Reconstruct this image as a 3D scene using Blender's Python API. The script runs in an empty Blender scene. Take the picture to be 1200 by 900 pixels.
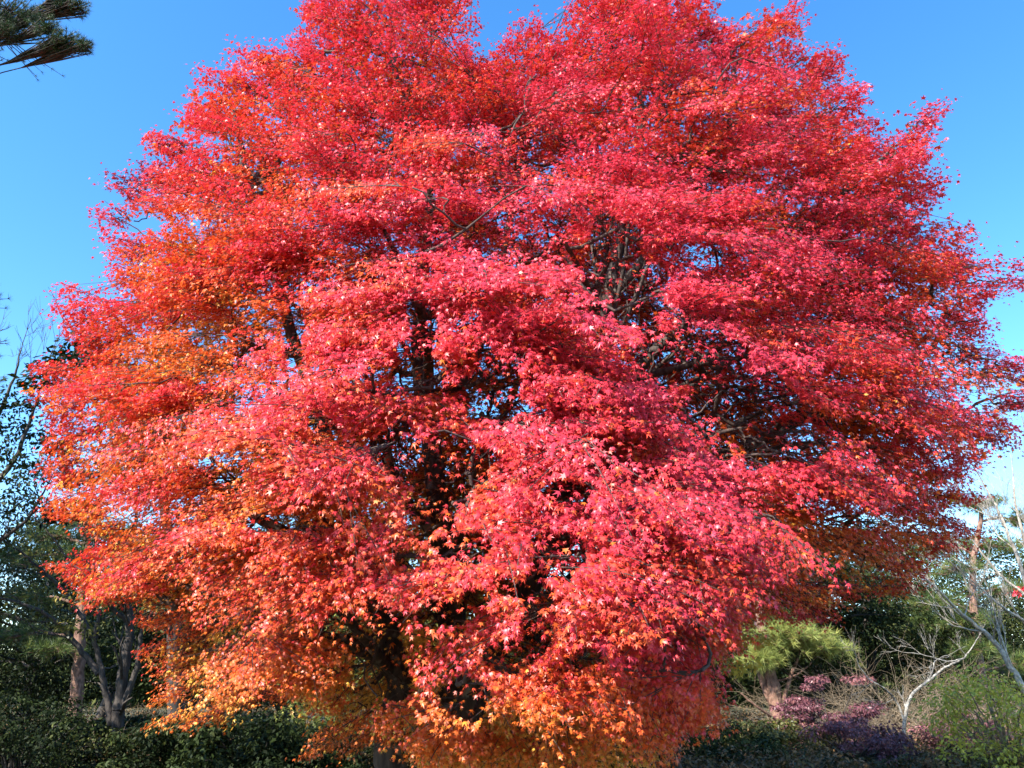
import bpy, math, random
import numpy as np
from mathutils import Vector

random.seed(7)
RNG = np.random.default_rng(11)
SC = bpy.context.scene
COL = SC.collection

# ------------------------------------------------------------------ camera
F = 906.0                       # focal length in pixels of the 1200 x 900 photograph
PITCH = math.radians(21.0)
CAM = np.array([0.0, 0.0, 1.6])
cam_d = bpy.data.cameras.new('camera')
cam_d.sensor_width = 36.0
cam_d.lens = 36.0 * F / 1200.0
cam_d.clip_end = 3000.0
cam = bpy.data.objects.new('camera', cam_d)
cam.location = CAM
cam.rotation_euler = (math.pi / 2 + PITCH, 0, 0)
COL.objects.link(cam)
SC.camera = cam

# ------------------------------------------------------------------ light
SUN_EL = math.radians(40.0)
SUN_AZ = math.radians(46.0)     # to the left of straight behind the camera
sun_dir = Vector((-math.sin(SUN_AZ) * math.cos(SUN_EL), -math.cos(SUN_AZ) * math.cos(SUN_EL), math.sin(SUN_EL)))
world = bpy.data.worlds.new('World')
SC.world = world
world.use_nodes = True
wn = world.node_tree
sky = wn.nodes.new('ShaderNodeTexSky')
sky.sky_type = 'NISHITA'
sky.sun_disc = False
sky.sun_elevation = SUN_EL
sky.sun_rotation = math.atan2(sun_dir.x, sun_dir.y)
sky.altitude = 600.0
sky.air_density = 1.0
sky.dust_density = 0.25
sky.ozone_density = 2.0
wn.nodes['Background'].inputs['Strength'].default_value = 0.14
sat = wn.nodes.new('ShaderNodeHueSaturation')     # the photograph's own colour balance for a clear sky
sat.inputs['Saturation'].default_value = 1.3
wn.links.new(sky.outputs['Color'], sat.inputs['Color'])
wn.links.new(sat.outputs['Color'], wn.nodes['Background'].inputs['Color'])
sun_d = bpy.data.lights.new('sun', 'SUN')
sun_d.energy = 4.0
sun_d.angle = math.radians(0.5)
sun_d.color = (1.0, 0.95, 0.87)
sun = bpy.data.objects.new('sun', sun_d)
sun.rotation_euler = sun_dir.to_track_quat('Z', 'Y').to_euler()
sun.location = (-20, -20, 30)
COL.objects.link(sun)
SC.view_settings.view_transform = 'Standard'
SC.view_settings.look = 'None'
SC.view_settings.exposure = 1.7
SC.view_settings.gamma = 1.0
SC.view_settings.use_curve_mapping = False
SC.render.engine = 'CYCLES'
SC.cycles.max_bounces = 8
SC.cycles.diffuse_bounces = 3
SC.cycles.glossy_bounces = 2
SC.cycles.transmission_bounces = 5
SC.cycles.use_denoising = True
SC.cycles.sample_clamp_indirect = 6.0

# ------------------------------------------------------------------ helpers
cP, sP = math.cos(PITCH), math.sin(PITCH)

def at(px, py, Y):
    """world point seen at photo pixel (px, py) at forward distance Y"""
    u = (np.asarray(px, float) - 600.0) / F
    v = (450.0 - np.asarray(py, float)) / F
    dy = cP - sP * v
    dz = sP + cP * v
    k = np.asarray(Y, float) / dy
    return np.stack(np.broadcast_arrays(u * k, np.asarray(Y, float) + 0 * k, CAM[2] + dz * k), -1)

def project(P):
    q = P - CAM
    zc = q[..., 1] * cP + q[..., 2] * sP
    yc = -q[..., 1] * sP + q[..., 2] * cP
    return 600.0 + F * q[..., 0] / zc, 450.0 - F * yc / zc

def unit(a):
    return a / np.maximum(np.linalg.norm(a, axis=-1, keepdims=True), 1e-9)

def empty(name, label, cat, loc, group=None):
    o = bpy.data.objects.new(name, None)
    o.empty_display_size = 0.3
    o.location = loc
    o['label'] = label
    o['category'] = cat
    if group:
        o['group'] = group
    COL.objects.link(o)
    return o

def raw_mesh(name, V, loops, starts, totals, mat, parent=None, smooth=False, attrs=None):
    m = bpy.data.meshes.new(name)
    V = np.asarray(V, np.float32)
    if parent is not None:
        V = V - np.array(parent.matrix_basis.translation if parent.parent is None else (0, 0, 0), np.float32)
        if parent.parent is not None:
            V = V - np.array(parent.parent.matrix_basis.translation, np.float32)
    m.vertices.add(len(V))
    m.vertices.foreach_set('co', V.ravel())
    m.loops.add(len(loops))
    m.loops.foreach_set('vertex_index', np.asarray(loops, np.int32))
    m.polygons.add(len(starts))
    m.polygons.foreach_set('loop_start', np.asarray(starts, np.int32))
    m.polygons.foreach_set('loop_total', np.asarray(totals, np.int32))
    if smooth:
        m.polygons.foreach_set('use_smooth', np.ones(len(starts), bool))
    for k, a in (attrs or {}).items():
        at_ = m.attributes.new(k, 'FLOAT', 'POINT')
        at_.data.foreach_set('value', np.asarray(a, np.float32))
    m.update(calc_edges=True)
    m.materials.append(mat)
    o = bpy.data.objects.new(name, m)
    COL.objects.link(o)
    if parent is not None:
        o.parent = parent
    return o

# leaf outlines: x across, y towards the tip, z along the leaf's normal
def maple_template():
    ang = [-105, -52, 0, 52, 105]
    ln = [0.62, 0.95, 1.12, 0.95, 0.62]
    dz = [-0.20, -0.22, -0.30, -0.22, -0.20]
    V, tris = [], []
    for a, l, z in zip(ang, ln, dz):
        r = math.radians(a)
        V.append((math.sin(r) * l, math.cos(r) * l, z))
    for a, l in zip([-140, -80, -27, 27, 80, 140], [0.26, 0.34, 0.40, 0.40, 0.34, 0.26]):
        r = math.radians(a)
        V.append((math.sin(r) * l, math.cos(r) * l, 0.03))
    for i in range(5):
        tris.append((5 + i, 6 + i, i))
    tris.append((5, 10, 9, 8, 7, 6))
    return np.array(V) * 0.5, [t if len(t) == 3 else t for t in tris]

MAPLE = maple_template()
DIAMOND = (np.array([(0, 0, 0), (0.24, 0.45, 0.06), (0, 1.0, -0.08), (-0.24, 0.45, 0.06)]), [(0, 1, 2, 3)])
NEEDLE = (np.array([(-0.022, 0, 0), (0.022, 0, 0), (0, 1.0, 0)]), [(0, 1, 2)])

def leaf_mesh(name, P, N, T, size, tpl, mat, parent, attrs=None, curl=None, slim=None):
    TV, TF = tpl
    n, k = len(P), len(TV)
    N = unit(N)
    B = unit(np.cross(T, N))
    T = np.cross(N, B)
    one = np.ones(n)
    curl = one if curl is None else curl
    slim = one if slim is None else slim
    V = P[:, None, :] + size[:, None, None] * (TV[None, :, 0, None] * (B * slim[:, None])[:, None] + TV[None, :, 1, None] * T[:, None] + TV[None, :, 2, None] * (N * curl[:, None])[:, None])
    V = V.reshape(-1, 3)
    fl = np.concatenate([np.array(f) for f in TF])
    tot = np.array([len(f) for f in TF])
    loops = (np.arange(n)[:, None] * k + fl[None]).ravel()
    totals = np.tile(tot, n)
    starts = np.concatenate([[0], np.cumsum(totals)[:-1]])
    at2 = {kk: np.repeat(a, k) for kk, a in (attrs or {}).items()}
    return raw_mesh(name, V, loops, starts, totals, mat, parent, False, at2)

class Tubes:
    def __init__(s):
        s.V, s.F, s.n = [], [], 0
    def add(s, pts, rad, sides=6):
        pts = np.asarray(pts, float)
        rad = np.asarray(rad, float)
        t = unit(np.gradient(pts, axis=0))
        ref = np.array([0.0, 0.0, 1.0]) if abs(t[:, 2]).mean() < 0.8 else np.array([1.0, 0.0, 0.0])
        b = unit(np.cross(t, ref))
        c = np.cross(t, b)
        a = np.arange(sides) * 2 * math.pi / sides
        ring = pts[:, None] + rad[:, None, None] * (np.cos(a)[None, :, None] * b[:, None] + np.sin(a)[None, :, None] * c[:, None])
        m = len(pts)
        s.V.append(ring.reshape(-1, 3))
        i = np.arange(m - 1)[:, None] * sides
        j = np.arange(sides)[None]
        j2 = (j + 1) % sides
        q = np.stack([i + j, i + j2, i + sides + j2, i + sides + j], -1).reshape(-1, 4) + s.n
        s.F.append(q)
        s.n += m * sides
    def build(s, name, mat, parent):
        V = np.concatenate(s.V)
        Q = np.concatenate(s.F)
        return raw_mesh(name, V, Q.ravel(), np.arange(len(Q)) * 4, np.full(len(Q), 4), mat, parent, True)

def smooth_path(pts, n, wob=0.0):
    """Catmull-Rom through the points, n samples per span, a little unevenness"""
    p = np.asarray(pts, float)
    p = np.concatenate([[2 * p[0] - p[1]], p, [2 * p[-1] - p[-2]]])
    out = []
    for i in range(1, len(p) - 2):
        t = np.linspace(0, 1, n, endpoint=False)[:, None]
        a, b, c, d = p[i - 1], p[i], p[i + 1], p[i + 2]
        out.append(0.5 * ((2 * b) + (c - a) * t + (2 * a - 5 * b + 4 * c - d) * t ** 2 + (3 * b - a - 3 * c + d) * t ** 3))
    out = np.concatenate(out + [p[-2][None]])
    if wob:
        out[1:-1] += RNG.normal(0, wob, (len(out) - 2, 3))
    return out

def rand_unit(n):
    return unit(RNG.normal(0, 1, (n, 3)))

class Noise:
    def __init__(s, seed, dim=2, k=10):
        r = np.random.default_rng(seed)
        s.w = r.normal(0, 1, (k, dim))
        s.p = r.uniform(0, 2 * math.pi, k)
    def __call__(s, X):
        return np.sin(np.asarray(X) @ s.w.T + s.p).mean(-1) * 1.9

# ------------------------------------------------------------------ materials
def new_mat(name):
    m = bpy.data.materials.new(name)
    m.use_nodes = True
    nt = m.node_tree
    for n in list(nt.nodes):
        nt.nodes.remove(n)
    return m, nt, nt.nodes.new('ShaderNodeOutputMaterial')

def leaf_mat(name, stops, trans=0.4, spec=0.4, rough=0.45, var=0.25):
    """leaf: colour from each leaf's own 'tone', lit diffusely, shining a little, letting light through"""
    m, nt, out = new_mat(name)
    N, L = nt.nodes, nt.links
    a = N.new('ShaderNodeAttribute'); a.attribute_name = 'tone'
    ramp = N.new('ShaderNodeValToRGB')
    cr = ramp.color_ramp
    while len(cr.elements) < len(stops):
        cr.elements.new(0.5)
    for e, (p, c) in zip(cr.elements, stops):
        e.position = p
        e.color = (*c, 1)
    L.new(a.outputs['Fac'], ramp.inputs['Fac'])
    b = N.new('ShaderNodeAttribute'); b.attribute_name = 'vary'
    hsv = N.new('ShaderNodeHueSaturation')
    mr = N.new('ShaderNodeMapRange')
    mr.inputs['To Min'].default_value = 1 - var
    mr.inputs['To Max'].default_value = 1 + var
    L.new(b.outputs['Fac'], mr.inputs['Value'])
    L.new(mr.outputs['Result'], hsv.inputs['Value'])
    L.new(ramp.outputs['Color'], hsv.inputs['Color'])
    p = N.new('ShaderNodeBsdfPrincipled')
    p.inputs['Roughness'].default_value = rough
    p.inputs['Specular IOR Level'].default_value = spec
    L.new(hsv.outputs['Color'], p.inputs['Base Color'])
    t = N.new('ShaderNodeBsdfTranslucent')
    L.new(hsv.outputs['Color'], t.inputs['Color'])
    mix = N.new('ShaderNodeMixShader')
    mix.inputs['Fac'].default_value = trans
    L.new(p.outputs[0], mix.inputs[1]); L.new(t.outputs[0], mix.inputs[2])
    L.new(mix.outputs[0], out.inputs['Surface'])
    return m

def bark_mat(name, dark, light, scale=6.0, stretch=4.0, patch=0.5, patch_col=None):
    m, nt, out = new_mat(name)
    N, L = nt.nodes, nt.links
    tc = N.new('ShaderNodeTexCoord')
    mp = N.new('ShaderNodeMapping')
    mp.inputs['Scale'].default_value = (scale, scale, scale / stretch)
    L.new(tc.outputs['Object'], mp.inputs['Vector'])
    nz = N.new('ShaderNodeTexNoise')
    nz.inputs['Scale'].default_value = 3.0
    nz.inputs['Detail'].default_value = 7.0
    L.new(mp.outputs['Vector'], nz.inputs['Vector'])
    r = N.new('ShaderNodeValToRGB')
    r.color_ramp.elements[0].position = 0.35; r.color_ramp.elements[0].color = (*dark, 1)
    r.color_ramp.elements[1].position = 0.68; r.color_ramp.elements[1].color = (*light, 1)
    L.new(nz.outputs['Fac'], r.inputs['Fac'])
    col = r.outputs['Color']
    if patch_col:
        n2 = N.new('ShaderNodeTexNoise')
        n2.inputs['Scale'].default_value = 4.5
        n2.inputs['Detail'].default_value = 4.0
        L.new(tc.outputs['Object'], n2.inputs['Vector'])
        r2 = N.new('ShaderNodeValToRGB')
        r2.color_ramp.elements[0].position = patch; r2.color_ramp.elements[1].position = patch + 0.08
        L.new(n2.outputs['Fac'], r2.inputs['Fac'])
        mx = N.new('ShaderNodeMixRGB')
        mx.inputs['Color2'].default_value = (*patch_col, 1)
        L.new(r2.outputs['Color'], mx.inputs['Fac'])
        L.new(col, mx.inputs['Color1'])
        col = mx.outputs['Color']
    p = N.new('ShaderNodeBsdfPrincipled')
    p.inputs['Roughness'].default_value = 0.85
    L.new(col, p.inputs['Base Color'])
    bp = N.new('ShaderNodeBump')
    bp.inputs['Strength'].default_value = 0.6
    bp.inputs['Distance'].default_value = 0.03
    L.new(nz.outputs['Fac'], bp.inputs['Height'])
    L.new(bp.outputs['Normal'], p.inputs['Normal'])
    L.new(p.outputs[0], out.inputs['Surface'])
    return m

M_MAPLE = leaf_mat('maple_leaf', [(0.0, (0.70, 0.050, 0.085)), (0.25, (0.68, 0.038, 0.045)), (0.5, (0.70, 0.085, 0.022)),
                                  (0.78, (0.72, 0.16, 0.020)), (1.0, (0.77, 0.42, 0.06))], 0.27, 0.5, 0.42, 0.22)
M_YELLOW = leaf_mat('yellow_leaf', [(0.0, (0.55, 0.28, 0.03)), (1.0, (0.75, 0.55, 0.09))], 0.4)
M_EVER = leaf_mat('evergreen_leaf', [(0.0, (0.010, 0.017, 0.005)), (0.6, (0.030, 0.044, 0.010)), (1.0, (0.10, 0.105, 0.028))], 0.2, 0.15, 0.6, 0.4)
M_OLIVE = leaf_mat('olive_leaf', [(0.0, (0.04, 0.05, 0.015)), (0.6, (0.12, 0.12, 0.025)), (1.0, (0.30, 0.22, 0.035))], 0.35, 0.4, 0.45, 0.3)
M_LIME = leaf_mat('yellow_green_leaf', [(0.0, (0.17, 0.20, 0.05)), (0.6, (0.36, 0.34, 0.06)), (1.0, (0.62, 0.52, 0.07))], 0.4, 0.4, 0.45, 0.3)
M_PURPLE = leaf_mat('dusty_red_leaf', [(0.0, (0.10, 0.035, 0.04)), (0.6, (0.21, 0.075, 0.09)), (1.0, (0.33, 0.14, 0.12))], 0.25, 0.4, 0.45, 0.3)
M_BRUSH = leaf_mat('rough_leaf', [(0.0, (0.022, 0.024, 0.009)), (0.5, (0.085, 0.068, 0.022)), (1.0, (0.24, 0.13, 0.06))], 0.2, 0.2, 0.6, 0.35)
M_NEEDLE = leaf_mat('pine_needle', [(0.0, (0.03, 0.06, 0.02)), (0.6, (0.09, 0.14, 0.035)), (1.0, (0.22, 0.24, 0.05))], 0.15, 0.35, 0.5, 0.3)
M_NEEDLE_Y = leaf_mat('yellow_green_needle', [(0.0, (0.16, 0.22, 0.05)), (0.6, (0.30, 0.34, 0.09)), (1.0, (0.46, 0.42, 0.10))], 0.2, 0.35, 0.5, 0.25)
B_MAPLE = bark_mat('maple_bark', (0.028, 0.019, 0.016), (0.10, 0.072, 0.058), 5.0, 3.0, 0.58, (0.24, 0.21, 0.17))
B_TWIG = bark_mat('maple_twig_bark', (0.035, 0.020, 0.016), (0.095, 0.062, 0.048), 9.0, 2.0)
B_DARK = bark_mat('dark_bark', (0.02, 0.016, 0.013), (0.085, 0.066, 0.052), 5.0, 4.0)
B_PINE = bark_mat('red_pine_bark', (0.11, 0.055, 0.035), (0.34, 0.19, 0.13), 6.0, 2.2)
B_WHITE = bark_mat('white_bark', (0.12, 0.105, 0.085), (0.42, 0.39, 0.33), 5.0, 0.8, 0.57, (0.10, 0.085, 0.07))
B_PALE = bark_mat('pale_grey_bark', (0.20, 0.17, 0.13), (0.50, 0.44, 0.36), 5.0, 1.2)
B_BROWN = bark_mat('brown_twig_bark', (0.13, 0.09, 0.05), (0.34, 0.26, 0.17), 9.0, 2.0)

# ------------------------------------------------------------------ ground
def make_ground():
    m, nt, out = new_mat('grass_and_litter')
    N, L = nt.nodes, nt.links
    tc = N.new('ShaderNodeTexCoord')
    n1 = N.new('ShaderNodeTexNoise'); n1.inputs['Scale'].default_value = 0.5; n1.inputs['Detail'].default_value = 8
    n2 = N.new('ShaderNodeTexNoise'); n2.inputs['Scale'].default_value = 14.0; n2.inputs['Detail'].default_value = 6
    L.new(tc.outputs['Object'], n1.inputs['Vector']); L.new(tc.outputs['Object'], n2.inputs['Vector'])
    r1 = N.new('ShaderNodeValToRGB')
    r1.color_ramp.elements[0].position = 0.38; r1.color_ramp.elements[0].color = (0.05, 0.065, 0.02, 1)
    r1.color_ramp.elements[1].position = 0.62; r1.color_ramp.elements[1].color = (0.14, 0.10, 0.05, 1)
    L.new(n1.outputs['Fac'], r1.inputs['Fac'])
    mx = N.new('ShaderNodeMixRGB'); mx.blend_type = 'MULTIPLY'; mx.inputs['Fac'].default_value = 0.7
    L.new(r1.outputs['Color'], mx.inputs['Color1']); L.new(n2.outputs['Color'], mx.inputs['Color2'])
    p = N.new('ShaderNodeBsdfPrincipled'); p.inputs['Roughness'].default_value = 0.95
    bp = N.new('ShaderNodeBump'); bp.inputs['Distance'].default_value = 0.05
    L.new(n2.outputs['Fac'], bp.inputs['Height']); L.new(bp.outputs['Normal'], p.inputs['Normal'])
    L.new(mx.outputs['Color'], p.inputs['Base Color']); L.new(p.outputs[0], out.inputs['Surface'])
    s = 1500.0
    o = raw_mesh('ground', [(-s, -s, 0), (s, -s, 0), (s, s, 0), (-s, s, 0)], [0, 1, 2, 3], [0], [4], m)
    o['kind'] = 'structure'
make_ground()

def bare_grow(t, p, d, L, r, depth, spread=0.55, up=0.12):
    n = 5
    q = [p]
    dd = d
    for i in range(n):
        dd = unit(dd + RNG.normal(0, 0.10, 3) + np.array([0, 0, up * 0.3]))
        q.append(q[-1] + dd * L / n)
    q = np.array(q)
    t.add(q, np.linspace(r, r * 0.55, n + 1), 5 if r > 0.012 else 3)
    if depth == 0:
        return
    for k in range(int(RNG.integers(3, 5))):
        i = int(RNG.integers(2, n + 1))
        nd = unit(dd + rand_unit(1)[0] * spread + np.array([0, 0, up]))
        bare_grow(t, q[i], nd, L * RNG.uniform(0.5, 0.78), max(r * 0.5, 0.004), depth - 1, spread, up)

# ------------------------------------------------------------------ the great maple
SIL = np.array([(350, -70), (356, 2), (340, 48), (322, 60), (275, 55), (266, 88), (228, 84), (214, 132), (172, 162), (164, 202), (124, 206),
    (106, 245), (122, 275), (124, 318), (160, 352), (66, 332), (62, 362), (80, 392), (112, 425), (38, 428), (40, 470), (62, 508), (46, 545),
    (60, 562), (48, 596), (96, 618), (112, 645), (56, 662), (95, 690), (96, 708), (165, 698), (160, 728), (204, 745), (158, 762), (182, 792),
    (176, 848), (214, 852), (250, 826), (262, 857), (308, 812), (362, 830), (386, 850), (348, 886), (398, 884), (436, 858), (480, 886),
    (500, 925), (760, 925), (792, 890), (800, 862), (852, 846), (832, 780), (874, 760), (872, 732), (980, 722), (988, 700), (1082, 690),
    (1086, 664), (1130, 642), (1158, 626), (1104, 602), (1150, 582), (1132, 552), (1204, 516), (1180, 492), (1230, 470), (1230, 430),
    (1168, 416), (1160, 390), (1148, 370), (1162, 345), (1235, 330), (1235, 288), (1128, 312), (1154, 250), (1100, 266), (1056, 292), (1090, 238),
    (1112, 205), (1084, 180), (1112, 116), (1060, 140), (1030, 182), (1012, 100), (982, 62), (948, 60), (940, 4), (906, 0), (880, 38),
    (840, 22), (830, -30), (760, -80), (680, -60), (668, 2), (660, 50), (642, 44), (624, 20), (598, 32), (588, 64), (558, 70), (556, 6), (540, -60)], float)

def poly_sd(px, py, poly):
    """signed distance (positive inside), vectorised in chunks"""
    px = np.asarray(px, float); py = np.asarray(py, float)
    out = np.empty(len(px))
    A = poly; B = np.roll(poly, -1, 0)
    E = B - A
    for s in range(0, len(px), 20000):
        P = np.stack([px[s:s + 20000], py[s:s + 20000]], -1)[:, None]
        W = P - A
        t = np.clip((W * E).sum(-1) / (E * E).sum(-1), 0, 1)
        d = np.linalg.norm(W - E * t[..., None], axis=-1).min(1)
        c = ((A[:, 1] > P[..., 1]) != (B[:, 1] > P[..., 1])) & (P[..., 0] < E[:, 0] * (P[..., 1] - A[:, 1]) / np.where(E[:, 1] == 0, 1e-9, E[:, 1]) + A[:, 0])
        out[s:s + 20000] = np.where(c.sum(1) % 2 == 1, d, -d)
    return out

# openings in the crown where the branches show: centre and half-size in the photo
GAPS = np.array([(722, 300, 36, 48), (748, 350, 34, 40), (815, 420, 56, 38), (860, 462, 62, 30), (905, 525, 60, 22), (492, 412, 24, 52),
    (582, 452, 40, 36), (520, 548, 48, 42), (474, 528, 34, 36), (508, 590, 34, 34), (378, 500, 16, 18), (246, 395, 22, 12), (650, 655, 34, 28),
    (545, 640, 36, 16), (452, 762, 32, 44), (628, 740, 18, 24), (598, 768, 26, 18), (548, 822, 24, 18), (345, 398, 12, 32), (320, 612, 40, 9), (430, 745, 24, 18),
    (660, 575, 40, 12), (300, 215, 8, 18), (505, 235, 7, 18), (450, 160, 9, 10), (1000, 610, 30, 8), (628, 690, 18, 26), (550, 820, 26, 22), (600, 690, 22, 14), (480, 655, 22, 12), (520, 720, 34, 14), (690, 770, 30, 12), (400, 730, 26, 14), (560, 700, 20, 10), (465, 800, 15, 24)], float)
# sprays of pink leaves that stand out in front
PADS = [(600, 508, 90), (560, 500, 60), (680, 446, 80), (650, 420, 60), (770, 478, 80), (720, 470, 60), (700, 560, 90), (640, 560, 70), (820, 592, 90),
    (890, 562, 70), (780, 540, 80), (760, 640, 90), (690, 620, 70), (870, 610, 80), (740, 715, 80), (690, 735, 60), (660, 745, 60), (560, 602, 70), (500, 612, 60),
    (630, 662, 50), (420, 682, 80), (370, 690, 60), (330, 640, 50), (510, 682, 60), (620, 802, 60), (645, 815, 50), (565, 765, 50), (770, 822, 60), (820, 700, 80),
    (800, 660, 70), (800, 770, 60), (180, 470, 80), (120, 450, 70), (230, 500, 80), (150, 562, 80), (320, 430, 70), (410, 375, 70), (470, 380, 50),
    (400, 552, 70), (350, 540, 50), (200, 630, 80), (150, 672, 60), (110, 680, 45), (280, 690, 55), (300, 772, 60), (250, 620, 70), (340, 460, 60), (430, 330, 80), (540, 300, 90),
    (620, 300, 90), (520, 210, 80), (560, 380, 70), (640, 350, 70), (810, 380, 60), (900, 400, 70), (830, 330, 70), (960, 560, 70), (1040, 580, 70), (1080, 570, 50), (1000, 540, 60),
    (860, 240, 80), (760, 220, 80), (960, 300, 80), (400, 240, 80), (270, 280, 70), (200, 320, 60), (120, 360, 50), (690, 690, 60), (600, 640, 50), (880, 640, 60), (770, 850, 40), (495, 865, 30), (830, 690, 60), (845, 735, 50), (815, 800, 50), (835, 835, 30), (790, 845, 40), (870, 660, 50)]
GOLD = [(855, 796, 30), (826, 766, 32), (870, 784, 20), (840, 742, 26), (312, 556, 18), (345, 752, 36), (300, 790, 26), (905, 655, 22), (560, 880, 40), (660, 880, 50)]

SKIRT = SIL.copy()      # the crown goes on hanging towards the camera down to its lowest leaves
SKIRT[(SIL[:, 1] > 805) & (SIL[:, 0] > 240) & (SIL[:, 0] < 860), 1] += 95

def crown_depth(px, py, d):
    """forward distance of crown depth d: 0 front surface, 1 middle, 2 back"""
    Yc = 9.1 + 1.1 * np.clip(py / 900.0, -0.1, 1)
    q = np.clip(poly_sd(px, py, SKIRT) / (330.0 - 150.0 * np.clip((px - 600) / 120.0, 0, 1) * np.clip((py - 540) / 100.0, 0, 1) * np.clip((930 - px) / 80.0, 0, 1)), 0.0, 1.0)
    amp = np.sqrt(np.clip(1 - (1 - q) ** 2, 0, 1))
    reach = np.where(d < 1, 2.6 + 1.35 * np.clip(py / 700.0, 0, 1) - 0.45 * np.clip((py - 640) / 160.0, 0, 1), 2.8)
    return Yc - (1 - d) * (reach * amp + 0.25) - (1 - d) * (0.4 * lump(np.stack([px / 60.0, py / 45.0], -1)) + 0.5 * tier(np.stack([px / 26.0, py / 13.0], -1)))

lump = Noise(3)
ragged = Noise(33)
tier = Noise(21)
clump = Noise(5)
hue_n = Noise(9)

def in_gap(px, py, grow=1.0):
    g = np.zeros(len(px), bool)
    w = 1 + 0.75 * ragged(np.stack([px / 11.0, py / 8.0], -1))
    for x, y, a, b in GAPS:
        g |= ((px - x) / (a * grow)) ** 2 + ((py - y) / (b * grow)) ** 2 < w
    return g

def make_maple():
    base = at(500, 985, 10.2)
    base[2] = 0.0
    root = empty('maple_tree', 'huge round-crowned maple in full crimson and orange autumn leaf filling the photo', 'tree', base)
    # ---- sprays: (tip pixel, depth, length, pad?)
    tp, td, tl, tk = [], [], [], []
    def sample(n, dlo, dhi, inset, kind, layer):
        got = 0
        while got < n:
            x = RNG.uniform(30, 1235, 4 * n); y = RNG.uniform(-80, 925, 4 * n)
            nz = clump(np.stack([x / 27.0, y / 12.5], -1))
            ok = poly_sd(x, y, SIL) > inset
            cut = np.interp(y, [150, 420, 800], [-0.9, -0.25, -0.05])
            if layer == 'front':
                ok &= nz > cut + RNG.normal(0, 0.15, len(x))
            elif layer == 'recess':
                ok &= nz < cut + 0.1
            x, y = x[ok], y[ok]
            for a, b in list(zip(x, y))[: n - got]:
                tp.append((a, b)); td.append(RNG.uniform(dlo, dhi)); tl.append(RNG.uniform(0.75, 1.25)); tk.append(kind)
                got += 1
    sample(620, 0.0, 0.14, 3, 0, 'front')
    sample(250, 0.42, 0.78, 8, 4, 'recess')
    sample(90, 0.15, 0.5, 8, 4, '')
    sample(280, 0.6, 1.15, 8, 1, '')
    sample(360, 1.2, 1.95, 8, 1, '')
    for k in range(190):
        tp.append((RNG.uniform(200, 1080), RNG.uniform(-40, 380))); td.append(RNG.uniform(0.35, 1.9)); tl.append(RNG.uniform(0.9, 1.3)); tk.append(1)
    for k in range(170):
        tp.append((RNG.uniform(680, 1120), RNG.uniform(130, 600))); td.append(RNG.uniform(0.7, 1.9)); tl.append(RNG.uniform(0.9, 1.3)); tk.append(1)
    for x, y, a, b in GAPS:                       # leaves of the far side close the view through the openings
        for k in range(int(3 + a * b / 260)):
            tp.append((x + RNG.uniform(-1.3, 1.3) * a, y + RNG.uniform(-1.3, 1.3) * b)); td.append(RNG.uniform(1.1, 1.9)); tl.append(RNG.uniform(0.9, 1.3)); tk.append(1)
    # the edge of the crown, sprigs that reach outwards
    per = np.linalg.norm(np.roll(SIL, -1, 0) - SIL, axis=1)
    for i in range(len(SIL)):
        a, b = SIL[i], SIL[(i + 1) % len(SIL)]
        for k in range(max(1, int(per[i] / 20))):
            f = RNG.uniform()
            p = a + (b - a) * f
            if p[1] > 905: continue
            tp.append((p[0], p[1])); td.append(RNG.uniform(0.3, 1.5)); tl.append(RNG.uniform(0.5, 0.8)); tk.append(2)
        if a[1] < 900:
            for k in range(2):
                tp.append((a[0], a[1])); td.append(RNG.uniform(0.4, 1.3)); tl.append(RNG.uniform(0.5, 0.8)); tk.append(2)
    for x, y, w in GOLD:
        for k in range(2):
            tp.append((x + RNG.uniform(-0.5, 0.5) * w, y + RNG.normal(0, 5))); td.append(RNG.uniform(-0.16, 0.0)); tl.append(RNG.uniform(0.45, 0.7)); tk.append(5)
    for x, y, w in PADS:
        for k in range(5):
            a = RNG.uniform(-0.5, 0.5) * w
            tp.append((x + a, y + abs(a) * 0.18 + RNG.normal(0, 7))); td.append(RNG.uniform(-0.17, -0.02) - (0.10 if x > 600 and y > 590 else 0) - 0.12 * min(max((y - 640) / 80.0, 0), 1)); tl.append(RNG.uniform(0.6, 1.0)); tk.append(3)
    tp = np.array(tp); td = np.array(td); tl = np.array(tl); tk = np.array(tk)
    core = (tp[:, 0] > 380) & (tp[:, 0] < 810) & (tp[:, 1] > 590) & (tp[:, 1] < 850) & (td < 0.5) & (tk == 0)
    keep = ~(in_gap(tp[:, 0], tp[:, 1]) & (td < 0.75) & ((tk < 2) | (tk == 4))) & ~(core & (RNG.uniform(0, 1, len(td)) < 0.78))
    tp, td, tl, tk = tp[keep], td[keep], tl[keep], tk[keep]
    n = len(tp)
    tip = at(tp[:, 0], tp[:, 1], crown_depth(tp[:, 0], tp[:, 1], td))
    hub = np.stack([np.full(n, -0.3), np.full(n, 10.2), np.clip(tip[:, 2] * 0.8, 2, 9)], -1)
    R = unit(tip - hub)
    Rh = unit(R * np.array([1, 1, 0]))
    hgt = np.clip((tip[:, 2] - 2.0) / 9.0, 0, 1)
    slope = -0.34 + 1.0 * hgt ** 1.4 + RNG.normal(0, 0.2, n)
    yaw = RNG.normal(0, 0.5, n)
    ca, sa = np.cos(yaw), np.sin(yaw)
    D = np.stack([Rh[:, 0] * ca - Rh[:, 1] * sa, Rh[:, 0] * sa + Rh[:, 1] * ca, slope], -1)
    edge = tk == 2
    D[edge] = unit(D[edge]) + 0.5 * R[edge]
    D = unit(D)
    sprB = tip - D * tl[:, None]
    bx, by = project(sprB)
    mx_, my_ = project(sprB * 0.5 + tip * 0.5)
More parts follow.
